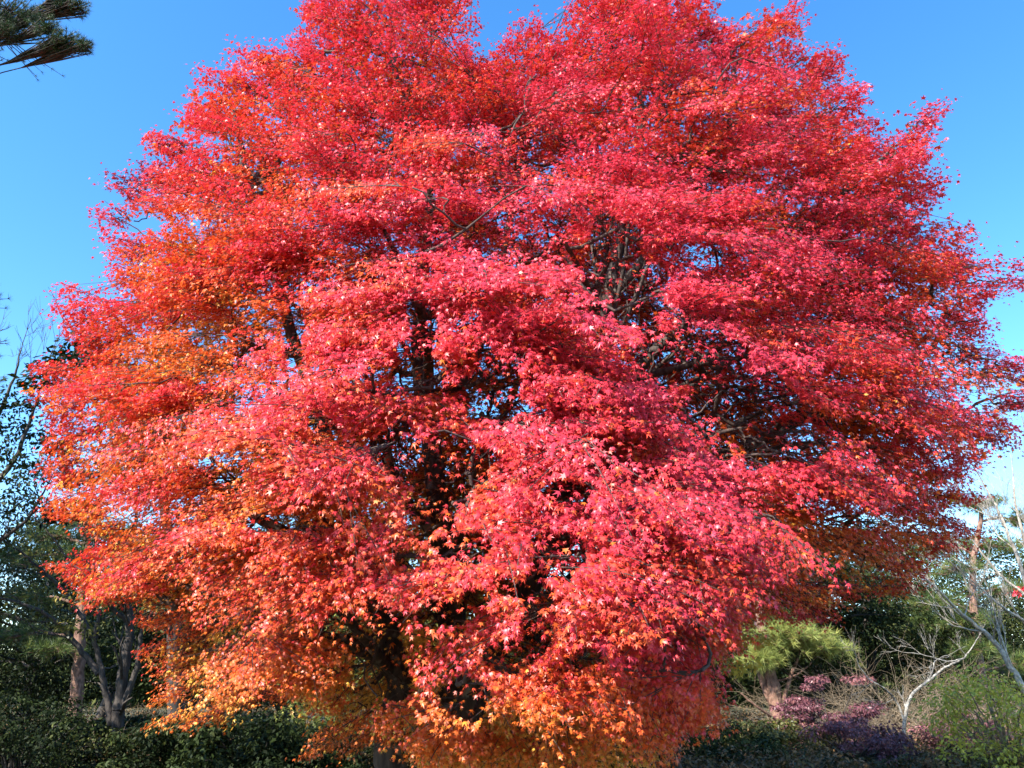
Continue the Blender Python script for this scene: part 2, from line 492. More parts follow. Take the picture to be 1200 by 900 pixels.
    fit = (poly_sd(bx, by, SIL) > 4) & ((poly_sd(mx_, my_, SIL) > 0) | edge)   # no bough may cross the open sky
    tp, td, tl, tk, tip, R, Rh, hgt, D, sprB, edge = (a[fit] for a in (tp, td, tl, tk, tip, R, Rh, hgt, D, sprB, edge))
    n = len(tp)
    up = np.array([0, 0, 1.0])
    Nn = unit(up * 0.9 + R * (0.35 + 0.5 * hgt[:, None]) + RNG.normal(0, 0.18, (n, 3)))
    Nn = unit(Nn - D * (Nn * D).sum(-1, keepdims=True))
    S = np.cross(D, Nn)

    # ---- stems of the tree, from the photograph
    def stem(pts, r0, r1):
        w = np.array([at(x, y, Y) for x, y, Y in pts])
        p = smooth_path(w, 6, 0.012 if r0 > 0.08 else 0.004)
        return p, np.linspace(r0, r1, len(p)) ** 1.0
    b0 = (500, 985, 10.2)
    stems = [
        stem([(496, 985, 10.2), (456, 890, 10.1), (466, 800, 10.0), (450, 730, 9.8), (410, 640, 9.5), (378, 500, 9.2), (342, 390, 9.0), (296, 230, 8.8), (272, 130, 8.7)], 0.20, 0.03),
        stem([(502, 985, 10.3), (520, 880, 10.3), (530, 740, 10.2), (514, 600, 10.0), (502, 500, 9.8), (490, 400, 9.5), (502, 230, 9.0), (455, 60, 8.8)], 0.23, 0.035),
        stem([(508, 985, 10.2), (546, 840, 9.9), (590, 740, 9.7), (640, 640, 9.6), (690, 480, 9.3), (720, 320, 9.1), (752, 150, 8.9), (740, 10, 8.8)], 0.22, 0.035),
        stem([(632, 655, 9.6), (760, 570, 9.6), (900, 510, 9.6), (1050, 440, 9.5), (1120, 380, 9.4)], 0.12, 0.03),
        stem([(590, 740, 9.7), (760, 700, 9.4), (900, 650, 9.3), (1020, 630, 9.5)], 0.09, 0.025),
        stem([(462, 790, 10.0), (415, 755, 9.4), (330, 735, 8.9), (250, 700, 8.7), (160, 660, 9.0)], 0.09, 0.02),
        stem([(420, 660, 9.55), (310, 610, 9.2), (210, 540, 9.1), (110, 450, 9.3)], 0.09, 0.02),
        stem([(680, 510, 9.35), (760, 420, 9.1), (850, 340, 9.0), (1040, 180, 9.0)], 0.11, 0.025),
        stem([(502, 500, 9.8), (560, 410, 9.5), (600, 250, 9.1), (622, 90, 8.8)], 0.10, 0.02),
        stem([(714, 350, 9.15), (800, 250, 8.9), (900, 90, 8.7)], 0.09, 0.02),
        stem([(520, 640, 10.0), (470, 575, 9.3), (440, 500, 8.6), (400, 450, 7.6)], 0.09, 0.02),
        stem([(522, 660, 10.1), (575, 560, 9.0), (640, 560, 7.8), (720, 600, 6.9)], 0.10, 0.02),
        stem([(600, 725, 9.7), (650, 700, 8.6), (700, 730, 7.6), (760, 780, 7.2)], 0.08, 0.02),
        stem([(462, 790, 10.0), (420, 740, 8.8), (380, 700, 7.9), (330, 690, 7.3)], 0.07, 0.02),
        stem([(560, 800, 9.9), (570, 770, 9.0), (600, 790, 8.0), (640, 830, 7.4)], 0.06, 0.02),
        # the fans of thin dark branches seen in the openings
        stem([(700, 520, 9.3), (770, 470, 9.1), (850, 425, 8.9), (900, 410, 8.8)], 0.05, 0.014),
        stem([(740, 580, 9.5), (820, 520, 9.2), (900, 480, 9.0), (960, 470, 8.9)], 0.05, 0.014),
        stem([(760, 590, 9.5), (850, 545, 9.2), (930, 520, 9.0), (990, 520, 8.9)], 0.045, 0.012),
        stem([(700, 500, 9.3), (760, 440, 9.0), (800, 405, 8.8), (830, 380, 8.7)], 0.04, 0.012),
        stem([(700, 470, 9.3), (780, 455, 9.0), (850, 452, 8.8), (910, 465, 8.7)], 0.035, 0.010),
        stem([(690, 480, 9.3), (708, 400, 8.9), (700, 330, 8.7), (690, 270, 8.6)], 0.045, 0.012),
        stem([(700, 440, 9.2), (735, 370, 8.9), (760, 310, 8.7), (775, 260, 8.6)], 0.045, 0.012),
        stem([(712, 390, 9.1), (728, 330, 8.8), (735, 280, 8.6), (738, 230, 8.5)], 0.035, 0.012),
        stem([(510, 610, 10.0), (472, 585, 9.5), (452, 545, 9.2), (456, 505, 9.0)], 0.055, 0.015),
        stem([(516, 640, 10.0), (545, 590, 9.5), (560, 545, 9.2), (590, 500, 9.0)], 0.06, 0.015),
        stem([(500, 480, 9.7), (545, 455, 9.3), (575, 440, 9.0), (600, 415, 8.8)], 0.04, 0.012),
        stem([(496, 440, 9.6), (470, 400, 9.2), (462, 370, 8.9)], 0.04, 0.012),
        stem([(690, 480, 9.3), (700, 400, 8.4), (690, 340, 7.4), (660, 280, 6.6)], 0.08, 0.02),
        stem([(502, 460, 9.7), (500, 400, 8.6), (480, 330, 7.4), (450, 270, 6.6)], 0.08, 0.02),
        stem([(700, 450, 9.2), (800, 430, 8.3), (870, 390, 7.5)], 0.07, 0.02),
        stem([(525, 700, 10.2), (560, 560, 11.4), (620, 420, 12.2), (680, 300, 12.6)], 0.10, 0.02),
        stem([(525, 720, 10.2), (420, 600, 11.6), (330, 480, 12.2)], 0.09, 0.02),
        stem([(590, 740, 9.7), (740, 620, 11.4), (880, 520, 12.2)], 0.09, 0.02),
    ]
    trunk_obj = None
    tb = Tubes()
    for p, r in stems[:3]:
        r = r.copy()
        r[:5] *= np.linspace(1.45, 1.0, 5)
        tb.add(p, r, 12)
    trunk_obj = tb.build('trunk', B_MAPLE, root)
    for p, r in stems[3:]:
        t1 = Tubes(); t1.add(p, r, 8)
        if r[0] < 0.056:                       # leafless side twigs in the shade of the crown
            dp = unit(np.gradient(p, axis=0))
            for i in range(4, len(p), 2):
                bare_grow(t1, p[i], unit(dp[i] + rand_unit(1)[0] * 0.55), 0.75, 0.011, 1, 0.45, 0.05)
        t1.build('limb', B_MAPLE, trunk_obj)
    # ---- branches grown from the stems to every spray
    nodes = np.concatenate([p for p, r in stems if r[0] > 0.056])
    load_parent = [-1] * len(nodes)
    nodes = [q for q in nodes]
    stem_n = len(nodes)
    arr = np.array(nodes)
    d0 = np.array([np.min(np.linalg.norm(arr - b, axis=1)) for b in sprB])
    order = np.argsort(d0)
    buf = np.zeros((stem_n + n * 6 + 10, 3)); buf[:stem_n] = arr
    cnt = stem_n
    par = np.full(len(buf), -1)
    load = np.zeros(len(buf))
    ends = np.zeros(n, int)
    for i in order:
        b = sprB[i]
        v = b - buf[:cnt]
        dist = np.linalg.norm(v, axis=1)
        # prefer nodes that lie inwards of the spray
        cosr = (v * D[i]).sum(1) / np.maximum(dist, 1e-6)
        j = int(np.argmin(dist * (1.55 - 0.75 * cosr)))
        L = dist[j]
        k = 5
        p0, p3 = buf[j], b
        p1 = p0 + (v[j] * 0.35 + np.array([0, 0, -0.09 * L]))
        p2 = p3 - D[i] * L * 0.33 - np.array([0, 0, 0.09 * L])
        inward = np.array([-0.3, 10.2, 0]) - 0.5 * (p0 + p3); inward[2] = 0
        inward = inward / max(np.linalg.norm(inward), 1e-6) * 0.22 * max(L - 0.5, 0)      # boughs run inside the crown, not over it
        p1 = p1 + inward; p2 = p2 + inward
        t = np.linspace(0, 1, k + 1)[1:, None]
        q = (1 - t) ** 3 * p0 + 3 * (1 - t) ** 2 * t * p1 + 3 * (1 - t) * t ** 2 * p2 + t ** 3 * p3
        q[:-1] += RNG.normal(0, 0.012 + 0.007 * L, (k - 1, 3))
        buf[cnt:cnt + k] = q
        par[cnt] = j
        par[cnt + 1:cnt + k] = np.arange(cnt, cnt + k - 1)
        ends[i] = cnt + k - 1
        cnt += k
    for i in range(n):
        j = ends[i]
        while j >= stem_n:
            load[j] += 1
            j = par[j]
    tb = Tubes()
    rad = np.minimum(0.0085 * np.maximum(load, 1) ** 0.5, 0.045)
    for i in range(n):
        s = ends[i] - 4
        ids = [par[s], s, s + 1, s + 2, s + 3, s + 4]
        rr = rad[ids].copy()
        rr[0] = rr[1]
        tb.add(buf[ids], rr, 5)
    # ---- twigs fan out in every spray and carry the leaves
    K = 8
    fan = np.linspace(-1.05, 1.05, K)[None] + RNG.normal(0, 0.13, (n, K))
    tlen = tl[:, None] * (1.0 - 0.28 * np.abs(fan)) * RNG.uniform(0.55, 1.25, (n, K))
    lift = RNG.normal(0, 0.065, (n, K))
    dirs = unit(D[:, None] * np.cos(fan)[..., None] + S[:, None] * np.sin(fan)[..., None] + Nn[:, None] * lift[..., None])
    start = sprB[:, None] + D[:, None] * (RNG.uniform(0, 0.35, (n, K)) * tl[:, None])[..., None]
    droop = RNG.uniform(0.08, 0.22, (n, K)) * tlen * np.where(edge, 0.5, 1.0)[:, None]
    for i in range(n):
        for k in range(0, K):
            s = np.array([0, 0.35, 0.7, 1.0])[:, None]
            q = start[i, k] + dirs[i, k] * tlen[i, k] * s - up * droop[i, k] * s ** 2
            gx, gy = project(q)
            if poly_sd(gx[-1:], gy[-1:], SIL)[0] < (-3 if edge[i] else 6):
                continue
            if td[i] < 0.8 and in_gap(gx[1:], gy[1:], 0.95).any():
                continue
            tb.add(q, [0.0055, 0.0045, 0.0035, 0.002], 3)
    tb.build('branches', B_TWIG, root)
    nl = np.where(tk == 1, 24, np.where(tk == 2, 25, np.where(tk == 4, 38, np.where(tp[:, 1] < 400, 60, 54))))
    si = np.repeat(np.arange(n), nl * K)
    ki = np.concatenate([np.repeat(np.arange(K), c) for c in nl])
    m = len(si)
    s = 1.04 - 0.88 * RNG.uniform(0, 1, m) ** 1.25
    P = start[si, ki] + dirs[si, ki] * (tlen[si, ki] * s)[:, None] - up * (droop[si, ki] * s ** 2)[:, None]
    lat = np.cross(dirs[si, ki], Nn[si])
    side = RNG.choice([-1.0, 1.0], m)
    off = np.abs(RNG.normal(0, 0.055, m)) * side
    below = RNG.normal(-0.015, 0.034, m)
    P = P + lat * off[:, None] + Nn[si] * below[:, None]
    # leaves outside the outline: only a few stray ones
    px, py = project(P)
    sd = poly_sd(px, py, SIL)
    dep = td[si]
    ok = (sd > np.where(tk[si] == 2, -5, 5)) | ((sd > -16) & (RNG.uniform(0, 1, m) < 0.16))
    ok &= ~(in_gap(px, py, 1.1) & (P[:, 1] < crown_depth(px, py, np.full(m, 1.02))) & (RNG.uniform(0, 1, m) < 0.93))
    # some sprays are thinner than others
    thin = RNG.uniform(0.72, 1.0, n)
    ok &= RNG.uniform(0, 1, m) < thin[si]
    P, si, ki, s, side, below, px, py, dep, sd = (a[ok] for a in (P, si, ki, s, side, below, px, py, dep, sd))
    m = len(P)
    lat = np.cross(dirs[si, ki], Nn[si])
    T = unit(dirs[si, ki] * 0.8 + lat * (side * 0.7)[:, None] - up * 0.45 + RNG.normal(0, 0.35, (m, 3)))
    Nl = Nn[si] * 0.75 + R[si] * 0.45 + np.array(sun_dir) * 0.25 + RNG.normal(0, 0.42, (m, 3))
    Nl = Nl - T * (Nl * T).sum(-1, keepdims=True)
    size = RNG.uniform(0.050, 0.090, m)
    size[(tk[si] == 4)] *= 1.1
    size[tk[si] == 1] *= 1.7
    size *= 1.0 - 0.16 * np.clip((py - 520) / 200.0, 0, 1)     # the low shaded boughs bear smaller leaves
    # each leaf's own colour: crimson high and outside, orange low, left and inside
    low = np.clip((py - 250) / 560.0, 0, 1)
    left = np.clip((760 - px) / 560.0, 0, 1)
    right_under = np.clip((px - 850) / 150.0, 0, 1) * np.clip((py - 470) / 180.0, 0, 1)
    warm = np.clip(0.25 + 0.75 * left * np.clip((py - 60) / 300.0, 0, 1) + 0.62 * low, 0, 1)   # where the leaves turn orange first
    tone = 0.08 + 0.32 * warm * low + 0.36 * left * warm * np.clip((px - 20) / 200.0, 0.35, 1) + 0.08 * low + 0.28 * right_under + 0.46 * np.clip((py - 790) / 60.0, 0, 1)
    tone += (tk[si] == 4) * (0.15 + 0.44 * warm) + (tk[si] == 1) * (0.12 + 0.34 * warm)
    tone += 0.20 * hue_n(np.stack([px / 30.0, py / 18.0], -1))
    tone += RNG.normal(0, 0.10, n)[si]
    tone = np.where(tk[si] == 5, 0.72 + RNG.normal(0, 0.16, m), tone)
    tone = np.where(tk[si] == 3, tone * (0.46 + 0.16 * low) - 0.02, np.where(tk[si] == 2, tone * 0.6 + 0.02, tone))
    tone += np.clip(-below, 0, 0.1) * (1.2 + 2.4 * warm)
    tone += RNG.normal(0, 0.08, m)
    tone += (RNG.uniform(0, 1, m) < 0.03) * RNG.uniform(0.2, 0.5, m)
    tone = np.where(tone > 0.66, 0.66 + (tone - 0.66) * 0.4, tone)
    tone += (RNG.uniform(0, 1, m) < 0.02) * 0.35
    tone = np.clip(tone, 0, 1)
    print('maple sprays', n, 'leaves', m)
    leaf_mesh('crown', P, Nl, T, size, MAPLE, M_MAPLE, root, {'tone': tone, 'vary': RNG.uniform(0, 1, m)},
              RNG.uniform(-0.4, 2.3, m), RNG.uniform(0.65, 1.1, m))
make_maple()

# ------------------------------------------------------------------ builders of the trees behind
def leaf_cloud(centers, radii, per, size, mat, parent, name='crown', flat=0.6, tone=0.45, tone_sd=0.2, tpl=DIAMOND, shell=0.5):
    """clumps of small leaves; every clump is a flattened uneven shell"""
    c = np.repeat(np.asarray(centers), per, 0)
    r = np.repeat(np.asarray(radii), per)
    n = len(c)
    u = rand_unit(n)
    rr = RNG.uniform(shell, 1.0, n) ** 0.7 * (1 + 0.25 * Noise(int(RNG.integers(1e6)), 3)(c * 0.7 + u * 2.0))
    P = c + u * (r * rr)[:, None] * np.array([1, 1, flat])
    P[:, 2] = np.maximum(P[:, 2], 0.05)
    N = u * 0.6 + np.array([0, 0, 0.5]) + RNG.normal(0, 0.5, (n, 3))
    T = unit(u * np.array([1, 1, 0.2]) - np.array([0, 0, 0.35]) + RNG.normal(0, 0.4, (n, 3)))
    ct = RNG.normal(0, tone_sd, len(centers))
    tn = np.clip(tone + np.repeat(ct, per) + RNG.normal(0, 0.15, n), 0, 1)
    return leaf_mesh(name, P, N, T, RNG.uniform(0.7, 1.3, n) * size, tpl, mat, parent, {'tone': tn, 'vary': RNG.uniform(0, 1, n)})

def ground_of(p):
    q = np.array(p, float).copy(); q[2] = 0
    return q

def leafy_tree(name, label, cat, base, h, rx, mat, bark, clumps=60, per=160, size=0.16, z0=0.25, group=None, r=0.16, tone=0.45, flat=0.6, cr=0.28, conical=False, ry=None):
    base = ground_of(base)
    ry = ry or rx
    root = empty(name, label, cat, base, group)
    top = base + np.array([RNG.normal(0, 0.3), RNG.normal(0, 0.3), h * 0.92])
    mid = (base + top) / 2 + np.array([RNG.normal(0, 0.25), RNG.normal(0, 0.25), 0])
    p = smooth_path([base, mid, top], 7, 0.02)
    t = Tubes(); t.add(p, np.linspace(r, r * 0.15, len(p)) * np.concatenate([[1.4, 1.15], np.ones(len(p) - 2)]), 9)
    C, Rr = [], []
    while len(C) < clumps:
        v = RNG.uniform(-1, 1, 3)
        l = np.linalg.norm(v)
        if l > 1 or l < 0.35: continue
        z = (v[2] + 1) / 2
        w = (1 - z) ** 0.8 * 1.1 if conical else 1.0
        C.append(base + np.array([v[0] * rx * w, v[1] * ry * w, h * (z0 + (1 - z0) * z) - 0.1])); Rr.append(RNG.uniform(0.75, 1.3) * cr * rx)
    for c in C:
        k = int(np.argmin(np.abs(p[:, 2] - (c[2] - 0.25 * np.linalg.norm((c - base)[:2])))))
        a = p[k]
        m_ = (a + c) / 2 + np.array([0, 0, 0.12 * np.linalg.norm(c - a)])
        q = smooth_path([a, m_, c], 4, 0.03)
        t.add(q, np.linspace(r * 0.3, 0.012, len(q)), 5)
    t.build('trunk', bark, root)
    leaf_cloud(C, Rr, per, size, mat, root, tone=tone, flat=flat)
    return root

def needle_tufts(P, U, mat, parent, ln=0.16, per=26, tone=0.5, up=0.25, name='crown'):
    n = len(P)
    c = np.repeat(P, per, 0); u = np.repeat(U, per, 0)
    d = unit(u * 0.75 + rand_unit(n * per) * 0.8 + np.array([0, 0, up]))
    tn = np.clip(tone + np.repeat(RNG.normal(0, 0.2, n), per) + RNG.normal(0, 0.12, n * per), 0, 1)
    return leaf_mesh(name, c - d * 0.01, np.cross(d, rand_unit(n * per)), d, ln * RNG.uniform(0.7, 1.2, n * per), NEEDLE, mat, parent,
                     {'tone': tn, 'vary': RNG.uniform(0, 1, n * per)})

def pine_tree(label, trunk_pts, r0, r1, pads, mat, bark, tufts=70, bough=0.06, ln=0.2, per=24, tone=0.5, flat=0.28, extra=()):
    """pads: (world centre, radius); a bough runs from the trunk to each pad and splits into twigs that carry the tufts"""
    base = ground_of(trunk_pts[0])
    root = empty('pine_tree', label, 'tree', base)
    p = smooth_path([base] + list(trunk_pts[1:]), 8, 0.015)
    t = Tubes(); t.add(p, np.linspace(r0, r1, len(p)), 10)
    for q, ra, rb in extra:
        w = smooth_path(q, 5, 0.01); t.add(w, np.linspace(ra, rb, len(w)), 7)
    t.build('trunk', bark, root)
    b = Tubes(); PP, UU = [], []
    for c, rad in pads:
        c = np.asarray(c, float)
        k = int(np.argmin(np.linalg.norm(p - c, axis=1) + 0.35 * np.abs(p[:, 2] - c[2] + 0.3)))
        a = p[k]
        q = smooth_path([a, (a + c) / 2 + np.array([0, 0, 0.08 * np.linalg.norm(c - a)]), c], 6, 0.03)
        b.add(q, np.linspace(min(bough, r0 * 0.35), min(0.018, bough * 0.4), len(q)), 6)
        for j in range(tufts):
            v = rand_unit(1)[0] * RNG.uniform(0.25, 1.0) * rad * np.array([1, 1, flat])
            e = c + v
            s = q[int(RNG.integers(len(q) * 2 // 3, len(q)))]
            m_ = (s + e) / 2 - np.array([0, 0, 0.05 * rad])
            w = np.array([s, m_, e]); b.add(w, [0.010, 0.008, 0.004], 3)
            PP.append(e); UU.append(unit(e - s))
            f = s + (e - s) * RNG.uniform(0.55, 0.8)
            PP.append(f); UU.append(unit(e - s))
    b.build('branches', bark, root)
    needle_tufts(np.array(PP), np.array(UU), mat, root, ln, per, tone)
    return root

def stems_tree(name, label, cat, base, paths, bark, twig_depth=2, twig_len=0.7, every=3, group=None, up=0.15, spread=0.6, sway=1.0):
    """a tree of hand-placed stems with fine twigs grown along them"""
    base = ground_of(base)
    root = empty(name, label, cat, base, group)
    t = Tubes(); tw = Tubes()
    for k, (pth, ra, rb) in enumerate(paths):
        q = smooth_path(pth, 6, 0.012 * sway)
        rr = np.linspace(ra, rb, len(q))
        if k == 0:
            c = max(2, len(q) // 4)
            t.add(q[:c + 1], rr[:c + 1], 9)
            tw.add(q[c:], rr[c:] * 0.995, 9)
        else:
            tw.add(q, rr, 8)
        dq = unit(np.gradient(q, axis=0))
        for i in range(len(q) // 3, len(q), every):
            d = unit(dq[i] * 0.6 + rand_unit(1)[0] * 0.8 + np.array([0, 0, up]))
            bare_grow(tw, q[i], d, twig_len * RNG.uniform(0.6, 1.2), max(rr[i] * 0.4, 0.006), twig_depth, spread, up)
        bare_grow(tw, q[-1], dq[-1], twig_len, rb, twig_depth, spread, up)
    t.build('trunk', bark, root)
    tw.build('branches', bark, root)
    return root, tw

def shrub(name, label, cat, base, rx, h, mat, bark, clumps=26, per=200, size=0.07, group=None, tone=0.45, flat=0.6, cr=0.42, ry=None, shell=0.3):
    base = ground_of(base)
    ry = ry or rx
    root = empty(name, label, cat, base, group)
    C, Rr = [], []
    t = Tubes()
    while len(C) < clumps:
        v = RNG.uniform(-1, 1, 3); v[2] = abs(v[2])
        if np.linalg.norm(v) > 1: continue
        c = base + v * np.array([rx, ry, h * 0.88]) + np.array([0, 0, 0.12 * h])
        C.append(c); Rr.append(cr * min(rx, h) * RNG.uniform(0.7, 1.2))
        q = smooth_path([base + np.array([v[0] * rx * 0.25, v[1] * ry * 0.25, 0]), base + v * np.array([rx * 0.5, ry * 0.5, h * 0.45]) + np.array([0, 0, 0.1 * h]), c], 4, 0.02)
        t.add(q, np.linspace(0.025, 0.006, len(q)), 5)
    t.build('stems', bark, root)
    leaf_cloud(C, Rr, per, size, mat, root, name='foliage', tone=tone, flat=flat, shell=shell)
    return root

# ------------------------------------------------------------------ right-hand side
# pine with a ruddy trunk and a bright yellow-green bough
Y = 25.0
pine_tree('ruddy-trunked pine with a yellow-green bough showing below the right edge of the red crown',
          [at(918, 900, Y), at(912, 835, Y), at(901, 785, Y), at(892, 730, Y), at(880, 660, Y + 0.5), at(875, 600, Y + 0.5)], 0.25, 0.10,
          [(at(900, 748, Y - 0.4), 1.19), (at(945, 752, Y - 0.6), 1.06), (at(890, 772, Y - 0.5), 0.75), (at(970, 760, Y - 0.2), 0.75), (at(925, 740, Y - 0.9), 0.88), (at(860, 640, Y), 1.62), (at(930, 620, Y + 1), 1.50), (at(880, 590, Y + 0.5), 1.50)],
          M_NEEDLE_Y, B_PINE, tufts=80, ln=0.30, per=22, tone=0.55, flat=0.42,
          extra=[([at(912, 835, Y), at(898, 810, Y), at(886, 770, Y)], 0.13, 0.09), ([at(913, 838, Y), at(926, 795, Y - 0.3), at(940, 760, Y - 0.5)], 0.07, 0.04),
                 ([at(916, 848, Y), at(890, 830, Y - 0.5), at(868, 812, Y - 0.6)], 0.05, 0.02), ([at(906, 800, Y), at(935, 790, Y - 0.4), at(957, 770, Y - 0.5)], 0.035, 0.015)])
# green pine further right
Y = 29.0
pine_tree('green pine with a thin brown trunk behind the pale leafless trees at the right edge',
          [at(1156, 905, Y), at(1152, 830, Y), at(1146, 760, Y), at(1140, 680, Y), at(1150, 600, Y)], 0.22, 0.08,
          [(at(1090, 705, Y - 1), 1.6), (at(1060, 735, Y - 1), 1.2), (at(1130, 730, Y - 1.2), 1.3), (at(1120, 665, Y), 1.4), (at(1185, 690, Y), 1.4), (at(1170, 640, Y), 1.3), (at(1195, 610, Y), 1.3), (at(1150, 590, Y), 1.1), (at(1140, 760, Y - 1.4), 1.0),
           (at(1200, 780, Y), 1.2), (at(1100, 640, Y + 1), 1.3)],
          M_NEEDLE, B_PINE, tufts=70, ln=0.30, per=22, tone=0.6, flat=0.35)
# bare tree with white bark, forked like a Y
Y = 19.5
wb, _ = stems_tree('birch_tree', 'slender white-barked leafless tree forked like the letter Y', 'tree', at(1056, 950, Y),
    [([ground_of(at(1056, 950, Y)), at(1057, 890, Y), at(1060, 845, Y), at(1068, 815, Y), at(1088, 798, Y), at(1108, 782, Y), at(1128, 772, Y), at(1137, 762, Y)], 0.05, 0.015),
     ([at(1060, 845, Y), at(1052, 825, Y), at(1038, 808, Y - 0.2), at(1018, 795, Y - 0.3), at(1006, 779, Y - 0.4)], 0.027, 0.010),
     ([at(1088, 798, Y), at(1093, 785, Y), at(1095, 776, Y + .1)], 0.02, 0.012),
     ([at(1128, 772, Y), at(1110, 775, Y), at(1085, 768, Y), at(1068, 765, Y)], 0.015, 0.008)], B_WHITE, 2, 0.5, 8, up=0.05, sway=0.5)
# leaning pale tree coming in from the right edge
Y = 17.5
leaning, _ = stems_tree('birch_tree', 'pale leafless tree leaning in from the right edge with fans of long thin branches', 'tree', at(1262, 985, Y),
    [([ground_of(at(1262, 985, Y)), at(1240, 880, Y), at(1190, 790, Y), at(1165, 752, Y), at(1140, 730, Y), at(1120, 712, Y - 0.2), at(1085, 678, Y - 0.4)], 0.085, 0.018),
     ([at(1240, 880, Y), at(1225, 780, Y), at(1198, 670, Y), at(1170, 600, Y), at(1150, 562, Y)], 0.07, 0.015),
     ([at(1225, 780, Y), at(1215, 690, Y + .3), at(1192, 600, Y + .3), at(1186, 545, Y + .3)], 0.06, 0.012),
     ([at(1206, 700, Y), at(1170, 672, Y), at(1145, 640, Y), at(1118, 605, Y)], 0.035, 0.01),
     ([at(1215, 735, Y), at(1180, 715, Y - .3), at(1150, 690, Y - .3), at(1110, 655, Y - .3)], 0.035, 0.01),
     ([at(1222, 760, Y), at(1235, 680, Y), at(1222, 580, Y), at(1200, 500, Y)], 0.05, 0.012)], B_PALE, 3, 1.0, 3, up=0.25, spread=0.4, sway=0.6)
# brown twiggy bush
Y = 23.0
def twig_bush(label, base, n, h, wid, bark):
    base = ground_of(base)
    root = empty('bush', label, 'bush', base)
    t = Tubes()
    for i in range(n):
        a = RNG.uniform(0, 2 * math.pi)
        d = unit(np.array([math.cos(a) * wid, math.sin(a) * wid, RNG.uniform(0.5, 1.4)]))
        bare_grow(t, base + np.array([math.cos(a), math.sin(a), 0]) * RNG.uniform(0, 0.8), d, h * RNG.uniform(0.45, 0.75), 0.012, 2, 0.8, -0.12)
    t.build('twigs', bark, root)
    return root
twig_bush('tangled brown leafless bush behind the forked white-barked tree', at(1098, 940, Y), 60, 2.3, 1.0, B_BROWN)
twig_bush('grey-brown leafless bush with arching twigs below the green pine', at(1050, 930, Y + 1.5), 50, 2.9, 1.1, B_BROWN)
twig_bush('pale brown leafless bush between the ruddy pine and the plum-red shrub', at(955, 920, Y + 2.0), 34, 2.2, 1.0, B_BROWN)
twig_bush('brown leafless bush beside the yellow-green corner bush', at(1150, 930, Y - 2.0), 44, 2.2, 1.0, B_BROWN)
twig_bush('thin leafless brush among the shrubs at the far left bottom', at(150, 930, 16.0), 18, 1.4, 1.0, B_BROWN)
# shrubs along the bottom right
shrub('shrub', 'dusty plum-red maple shrub left of the forked white-barked tree', 'shrub', at(990, 960, 21.5), 1.35, 1.95, M_PURPLE, B_DARK, 34, 230, 0.085, flat=0.3, tone=0.5, cr=0.27)
shrub('shrub', 'low plum-red shrub spreading at the foot of the forked white-barked tree', 'shrub', at(1010, 960, 18.6), 1.4, 0.8, M_PURPLE, B_DARK, 22, 170, 0.08, flat=0.5, tone=0.45, cr=0.38)
shrub('shrub', 'yellow-green leaved bush in the bottom right corner', 'shrub', at(1200, 960, 16.5), 1.25, 1.95, M_LIME, B_BROWN, 36, 110, 0.09, tone=1.0, cr=0.4)
shrub('shrub', 'olive-green shrub with faded pinkish top under the ruddy pine trunk', 'shrub', at(915, 940, 20.0), 1.6, 0.7, M_OLIVE, B_DARK, 30, 240, 0.085, tone=0.35)
shrub('shrub', 'faded pinkish-brown shrub right behind the foot of the ruddy pine', 'shrub', at(905, 905, 23.0), 1.9, 0.6, M_PURPLE, B_DARK, 20, 160, 0.09, tone=0.9, flat=0.35)
shrub('shrub', 'dark green shrub below the lowest red leaves at centre right', 'shrub', at(840, 940, 18.5), 1.5, 0.75, M_EVER, B_DARK, 30, 240, 0.085, tone=0.5)
shrub('shrub', 'reddish-brown low shrub between the forked white-barked tree and the corner bush', 'shrub', at(1125, 940, 20.0), 1.4, 0.95, M_PURPLE, B_DARK, 22, 170, 0.08, tone=0.85, flat=0.4)
# yellow little tree peeping out behind the maple
leafy_tree('maple_tree', 'small golden-yellow maple peeping out behind the lower right of the red crown', 'tree', at(800, 960, 13.4), 3.4, 1.5, M_YELLOW, B_DARK, 34, 130, 0.10, 0.45, r=0.06, tone=0.6, flat=0.35)
# a red maple outside the frame on the right, tips of which reach in
leafy_tree('maple_tree', 'second red maple standing at the right edge with only a few leaf tips showing', 'tree', at(1338, 940, 19.0), 6.0, 1.55, M_MAPLE, B_MAPLE, 30, 150, 0.11, 0.45, r=0.10, tone=0.1, flat=0.3)

# ------------------------------------------------------------------ evergreens and thickets behind
bg = [  # px, Y, height, half width, tone, label
    (1030, 30, 8.2, 3.4, 0.55, 'broad dark evergreen behind the plum-red shrub'),
    (960, 27, 6.6, 2.8, 0.35, 'dark evergreen directly behind the yellow-green pine bough'),
    (1180, 36, 8.4, 3.6, 0.6, 'evergreen far behind the green pine at the right edge'),
    (840, 30, 7.6, 3.2, 0.35, 'dark evergreen behind the small golden maple'),
    (1110, 40, 9.0, 3.6, 0.5, 'tall evergreen far behind the tangled brown bush'),
    (330, 27, 6.8, 3.2, 0.25, 'blackish evergreen in the shade behind the lower left of the red crown'),
    (215, 25, 6.4, 2.8, 0.3, 'dark evergreen right of the many-stemmed tree'),
    (20, 27, 6.8, 3.2, 0.3, 'dark evergreen at the left edge behind the ruddy pine stem'),
    (110, 33, 8.4, 3.2, 0.35, 'evergreen far behind the many-stemmed tree'),
    (690, 34, 7.0, 3.6, 0.3, 'dark evergreen far behind the trunks of the red maple'),
]
for px, Y, h, rx, tn, lab in bg:
    leafy_tree('evergreen_tree', lab, 'tree', at(px, 880, Y), h, rx, M_EVER, B_DARK, 64, 460, 0.13, 0.08, group='evergreen trees behind the red maple', r=0.2, tone=tn, flat=0.5, cr=0.3)
